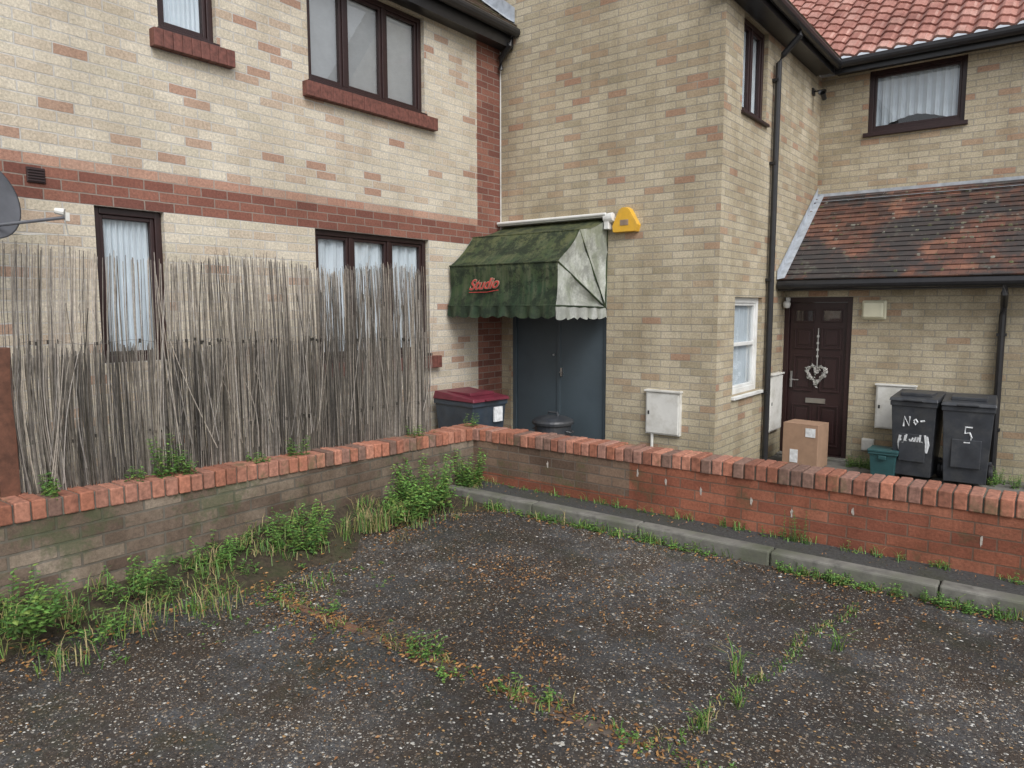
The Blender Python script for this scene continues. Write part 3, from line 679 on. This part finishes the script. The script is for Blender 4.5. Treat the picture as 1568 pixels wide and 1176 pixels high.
wheelie((-5.06,5.88,G),math.radians(84),.52,.62,.93,M_binblue,M_binlid,lab_s)
m=MB(); m.lathe([(0,0),(.17,0),(.18,.02),(.205,.52),(.215,.53),(.215,.55),(.205,.55)],(-4.47,6.6,G),28)
m.lathe([(.23,.535),(.235,.56),(.225,.58),(.16,.61),(.07,.625),(0,.628)],(-4.47,6.6,G),28); m.tube([(-4.54,6.6,G+.62),(-4.53,6.6,G+.66),(-4.41,6.6,G+.66),(-4.40,6.6,G+.62)],.013,8)
for sx in(-1,1): m.tube([(-4.47+sx*.21,6.55,G+.47),(-4.47+sx*.25,6.57,G+.46),(-4.47+sx*.25,6.63,G+.46),(-4.47+sx*.21,6.65,G+.47)],.01,6)
m.done('dustbin',[M_bindark],smooth=False)
E=empty('cardboard_box'); E.location=(-2.30,8.60,G); E.rotation_euler=(0,0,math.radians(-6))
m=MB(); m.box((-.20,-.16,0),(.20,.16,.50)); m.box((-.201,-.161,.495),(.0-.002,.161,.503)); m.box((.002,-.161,.494),(.201,.161,.502)); m.done('carton',[M_card],E,bevel=.004)
m=MB(); m.box((-.11,-.166,.05),(-.02,-.161,.20)); m.box((.06,-.166,.36),(.17,-.161,.46)); m.done('labels',[M_paint],E)
E=empty('recycling_box'); E.location=(-1.46,8.55,G); m=MB()
m.box((-.13,-.12,0),(.13,.12,.27),taper=.86); m.box((-.145,-.135,.25),(.145,.135,.275)); m.box((-.15,-.14,.276),(.15,.14,.305)); m.box((-.04,-.145,.20),(.04,-.13,.245)); m.done('tub',[M_teal],E,bevel=.012)
# satellite dish
E=empty('satellite_dish'); dc=Vector((-5.03,1.53,2.24)); dn=Vector((.88,.42,.22)).normalized(); Q=dn.to_track_quat('Z','Y').to_matrix()
m=MB(); m.lathe([(0,-.045),(.08,-.04),(.16,-.022),(.235,.0),(.245,.004),(.24,-.006),(.15,-.032),(0,-.055)],dc,32,M=Q); m.done('reflector',[M_grey],E,smooth=True)
m=MB(); lnb=Vector((-4.80,1.87,2.17)); m.tube([dc-dn*.05+Vector((0,0,-.16)),lnb+Vector((0,0,-.03))],.010,8); m.tube([dc-dn*.05,dc-dn*.14,(XL,1.36,2.18)],.018,8); m.box((XL,1.30,2.08),(XL+.02,1.42,2.28)); m.done('arm_and_bracket',[M_grey],E)
m=MB(); m.tube([lnb,lnb+(dc-lnb).normalized()*.05],[.024,.018],10); m.box(tuple(lnb-Vector((.015,.0,.05))),tuple(lnb+Vector((.015,.022,0)))); m.tube([lnb-Vector((0,0,.05)),lnb+Vector((-.04,.03,-.13)),lnb+Vector((-.2,-.05,-.12)),(XL+.01,1.5,2.05)],.004,6); m.done('lnb',[M_meter],E)
# ------------------------------------------------------------ plants
def leaf(mb,p,d,s,wd,c):
    d=d.normalized(); sd=d.cross(Vector((0,0,1)))
    if sd.length<.1: sd=Vector((1,0,0))
    sd.normalize(); up=sd.cross(d)
    a=p; b=p+d*s*.45+sd*s*wd-up*s*.06; e=p+d*s-Vector((0,0,s*.25)); f=p+d*s*.45-sd*s*wd-up*s*.06; mm=p+d*s*.5+up*s*.05
    mb.mesh([a,b,mm,f,e],[(0,1,2),(0,2,3),(1,4,2),(2,4,3)],0,c)
def gcol(k=1.0):
    b=random.choice([(.085,.20,.035),(.11,.25,.045),(.06,.15,.03),(.15,.29,.06),(.10,.18,.035),(.17,.25,.05)]); f=U(.7,1.15)*k
    return tuple(q*f for q in b)
def weed(mb,x,y,z,h,r,n,ls=.035,k=1.0):
    for i in range(n):
        a=U(0,6.28); rr=r*math.sqrt(R())*.7; b=Vector((x+rr*math.cos(a),y+rr*math.sin(a),z-.01)); hh=h*U(.5,1.1)
        tip=b+Vector((math.cos(a)*r*U(.1,.6),math.sin(a)*r*U(.1,.6),hh)); mid=(b+tip)/2+Vector((0,0,hh*.1))
        mb.tube([b,mid,tip],[.002,.0018,.001],3,0,(.08,.13,.04),cap=False)
        m_=max(3,int(hh/.022))
        for j in range(m_):
            t=(j+.6)/m_; p=b.lerp(tip,t); an=j*2.4+a
            for sgn in(0,math.pi):
                leaf(mb,p,Vector((math.cos(an+sgn),math.sin(an+sgn),U(-.1,.7))),ls*U(.6,1.2)*(1.15-.5*t),U(.22,.36),gcol(k*(.65+.45*t)))
def grass(mb,x,y,z,h,r,n,dry=.15):
    for i in range(n):
        a=U(0,6.28); b=Vector((x+random.gauss(0,r*.4),y+random.gauss(0,r*.4),z)); hh=h*U(.4,1.1); o=Vector((math.cos(a),math.sin(a),0))
        s=Vector((-o.y,o.x,0))*U(.0015,.003); m1=b+o*hh*.2+Vector((0,0,hh*.6)); t=b+o*hh*U(.5,.9)+Vector((0,0,hh*U(.6,.95)))
        c=gcol() if R()>dry else (.32,.26,.12)
        mb.mesh([b-s,b+s,m1+s*.8,m1-s*.8,t],[(0,1,2,3),(3,2,4)],0,c)
def plant(name,fn): 
    m=MB(); fn(m); return m.done(name,[M_leaf],col=True)
for (x,y,z,h,r,n,ls) in [(-3.86,2.78,.06,.25,.22,40,.042),(-3.88,3.98,.07,.34,.25,46,.052),(-3.80,3.66,.04,.24,.20,30,.052),(-4.0,4.60,.05,.34,.15,28,.046),(-3.9,1.72,.1,.16,.20,20,.038),(-3.86,1.15,.12,.22,.28,34,.048),(-3.94,2.22,.09,.16,.18,18,.04),(-3.92,.8,.12,.24,.28,30,.048),(-3.66,1.45,.03,.12,.18,16,.036)]:
    plant('nettle_plant',lambda m:weed(m,x,y,z,h,r,n,ls))
for (y,h) in ((2.08,.24),(2.2,.16),(3.02,.15),(1.9,.10),(4.15,.1),(1.5,.12),(2.7,.08),(4.86,.14)):
    plant('wall_weed',lambda m:weed(m,-4.17,y,.53+rise(y),h,.08,13,.034,.9))
def bankveg(m):
    ys=[U(.6,4.6) for _ in range(9)]
    for i in range(150):
        y=random.gauss(random.choice(ys),.13) if R()<.7 else U(.6,4.65)
        if R()<.35: y=U(.5,2.2)
        dx=abs(random.gauss(0,.2)); x=-4.05+dx; weed(m,x,y,max(0,bankh(y)*(1-dx/.5)),U(.03,.10),.06,2,.028,U(.7,1.1))
    for i in range(120):
        y=U(.6,4.6); dx=abs(random.gauss(0,.24)); grass(m,-4.05+dx,y,max(0,bankh(y)*(1-dx/.5)),U(.05,.16),.09,13,.4)
    for i in range(10): grass(m,random.gauss(-3.78,.06),random.gauss(3.32,.12),.03,.2,.08,22,.45)
plant('weeds_along_wall',bankveg)
def kerbveg(m):
    cl=[U(-3.9,1.2) for _ in range(16)]
    for i in range(210):
        x=random.gauss(random.choice(cl),.12) if R()<.7 else U(-4.0,1.2); y=4.395+random.gauss(0,.018)
        if R()<.6: weed(m,x,y,0,U(.03,.10),.06,3,.03)
        else: grass(m,x,y,0,U(.04,.12),.05,10)
    for i in range(110):
        x=U(-4.0,1.2); y=4.765+random.gauss(0,.012)
        if R()<.5: weed(m,x,y,.082,U(.02,.08),.03,2,.024)
        else: grass(m,x,y,.082,U(.04,.10),.04,8)
    for i in range(14): weed(m,-1.30+random.gauss(0,.03),4.75,.08,U(.1,.30),.03,1,.016)
plant('weeds_along_kerb',kerbveg)
def jointveg(m):
    for i in range(110):
        x=-3.9+3.9*R(); y=2.27+random.gauss(0,.035)
        if R()<.5: weed(m,x,y,0,U(.015,.045),.035,2,.018)
        else: grass(m,x,y,0,U(.03,.06),.05,8,.35)
    for x,y,h,r,n in((-2.27,2.30,.12,.10,18),(-3.0,2.3,.08,.09,12),(-3.35,2.28,.08,.08,9),(-1.6,2.3,.06,.06,8),(-2.05,2.2,.05,.06,7),(-1.2,2.26,.06,.05,7),(-1.75,2.3,.05,.08,8)): weed(m,x,y,0,h,r,n,.028)
    for i in range(110):
        t=R(); x=-.80-.25*t+random.gauss(0,.014)+.02*math.sin(t*14); y=4.1-1.75*t
        if R()<.3: weed(m,x,y,0,U(.012,.035),.025,2,.015)
        else: grass(m,x,y,0,U(.02,.045),.03,4,.35)
    for x,y,h in((-1.05,3.0,.15),(-.95,2.75,.1),(-.75,3.5,.14),(-1.0,2.5,.1)): grass(m,x,y,0,h,.04,26,.1)
    grass(m,-3.5,1.95,0,.15,.2,110,.3); grass(m,-3.6,1.6,.02,.16,.22,90,.3); grass(m,-3.35,2.5,0,.1,.14,40,.2); grass(m,-3.45,1.25,0,.12,.2,60,.35)
    for i in range(60): weed(m,random.gauss(-3.3,.25),random.gauss(2.2,.3),0,U(.015,.04),.04,2,.02)
plant('weeds_in_joints',jointveg)
def yardveg(m):
    for i in range(26): weed(m,U(-1.9,-1.5),U(8.8,9.05),G,U(.06,.16),.06,4,.03)
    for i in range(16): weed(m,U(-.55,0),U(8.7,9.05),G,U(.08,.2),.07,4,.035)
plant('yard_weeds',yardveg)
def twigs(m):
    for i in range(110):
        x=random.gauss(-2.5,.16); y=random.gauss(2.33,.06); a=U(0,6.28); l=U(.03,.09); m.tube([(x,y,.008),(x+math.cos(a)*l,y+math.sin(a)*l,.012+U(0,.02))],.0015,3,0,(.12,.08,.05))
plant('twig_debris',twigs)
# ------------------------------------------------------------ light
sd=Vector((.80,-.50,.95)).normalized()
sun=bpy.data.lights.new('sun','SUN'); sun.energy=1.5; sun.angle=math.radians(30); sun.color=(1,.985,.96)
so=bpy.data.objects.new('sun',sun); COL.objects.link(so); so.rotation_euler=sd.to_track_quat('Z','Y').to_euler()
wd=bpy.data.worlds.new('World'); scene.world=wd; wd.use_nodes=True; nt=wd.node_tree
sky=nt.nodes.new('ShaderNodeTexSky'); sky.sky_type='NISHITA'; sky.sun_disc=False; sky.sun_elevation=math.asin(sd.z); sky.sun_rotation=math.atan2(sd.x,sd.y); sky.dust_density=3; sky.air_density=1
hs=nt.nodes.new('ShaderNodeHueSaturation'); hs.inputs['Saturation'].default_value=.28; hs.inputs['Value'].default_value=1.3; nt.links.new(sky.outputs[0],hs.inputs['Color']); bg=nt.nodes['Background']; nt.links.new(hs.outputs[0],bg.inputs[0]); bg.inputs[1].default_value=.15
# ------------------------------------------------------------ camera
cam=bpy.data.cameras.new('camera'); co=bpy.data.objects.new('camera',cam); COL.objects.link(co)
co.matrix_world=Matrix.Translation((0,0,1.6))@Matrix.Rotation(math.radians(37.39),4,'Z')@Matrix.Rotation(math.radians(90-6.04),4,'X')@Matrix.Rotation(math.radians(-.06),4,'Z')
cam.sensor_width=36; cam.lens=36*1104.1/1568; cam.clip_end=300; cam.clip_start=.05
scene.camera=co
scene.view_settings.view_transform='Standard'; scene.view_settings.look='None'; scene.view_settings.exposure=0
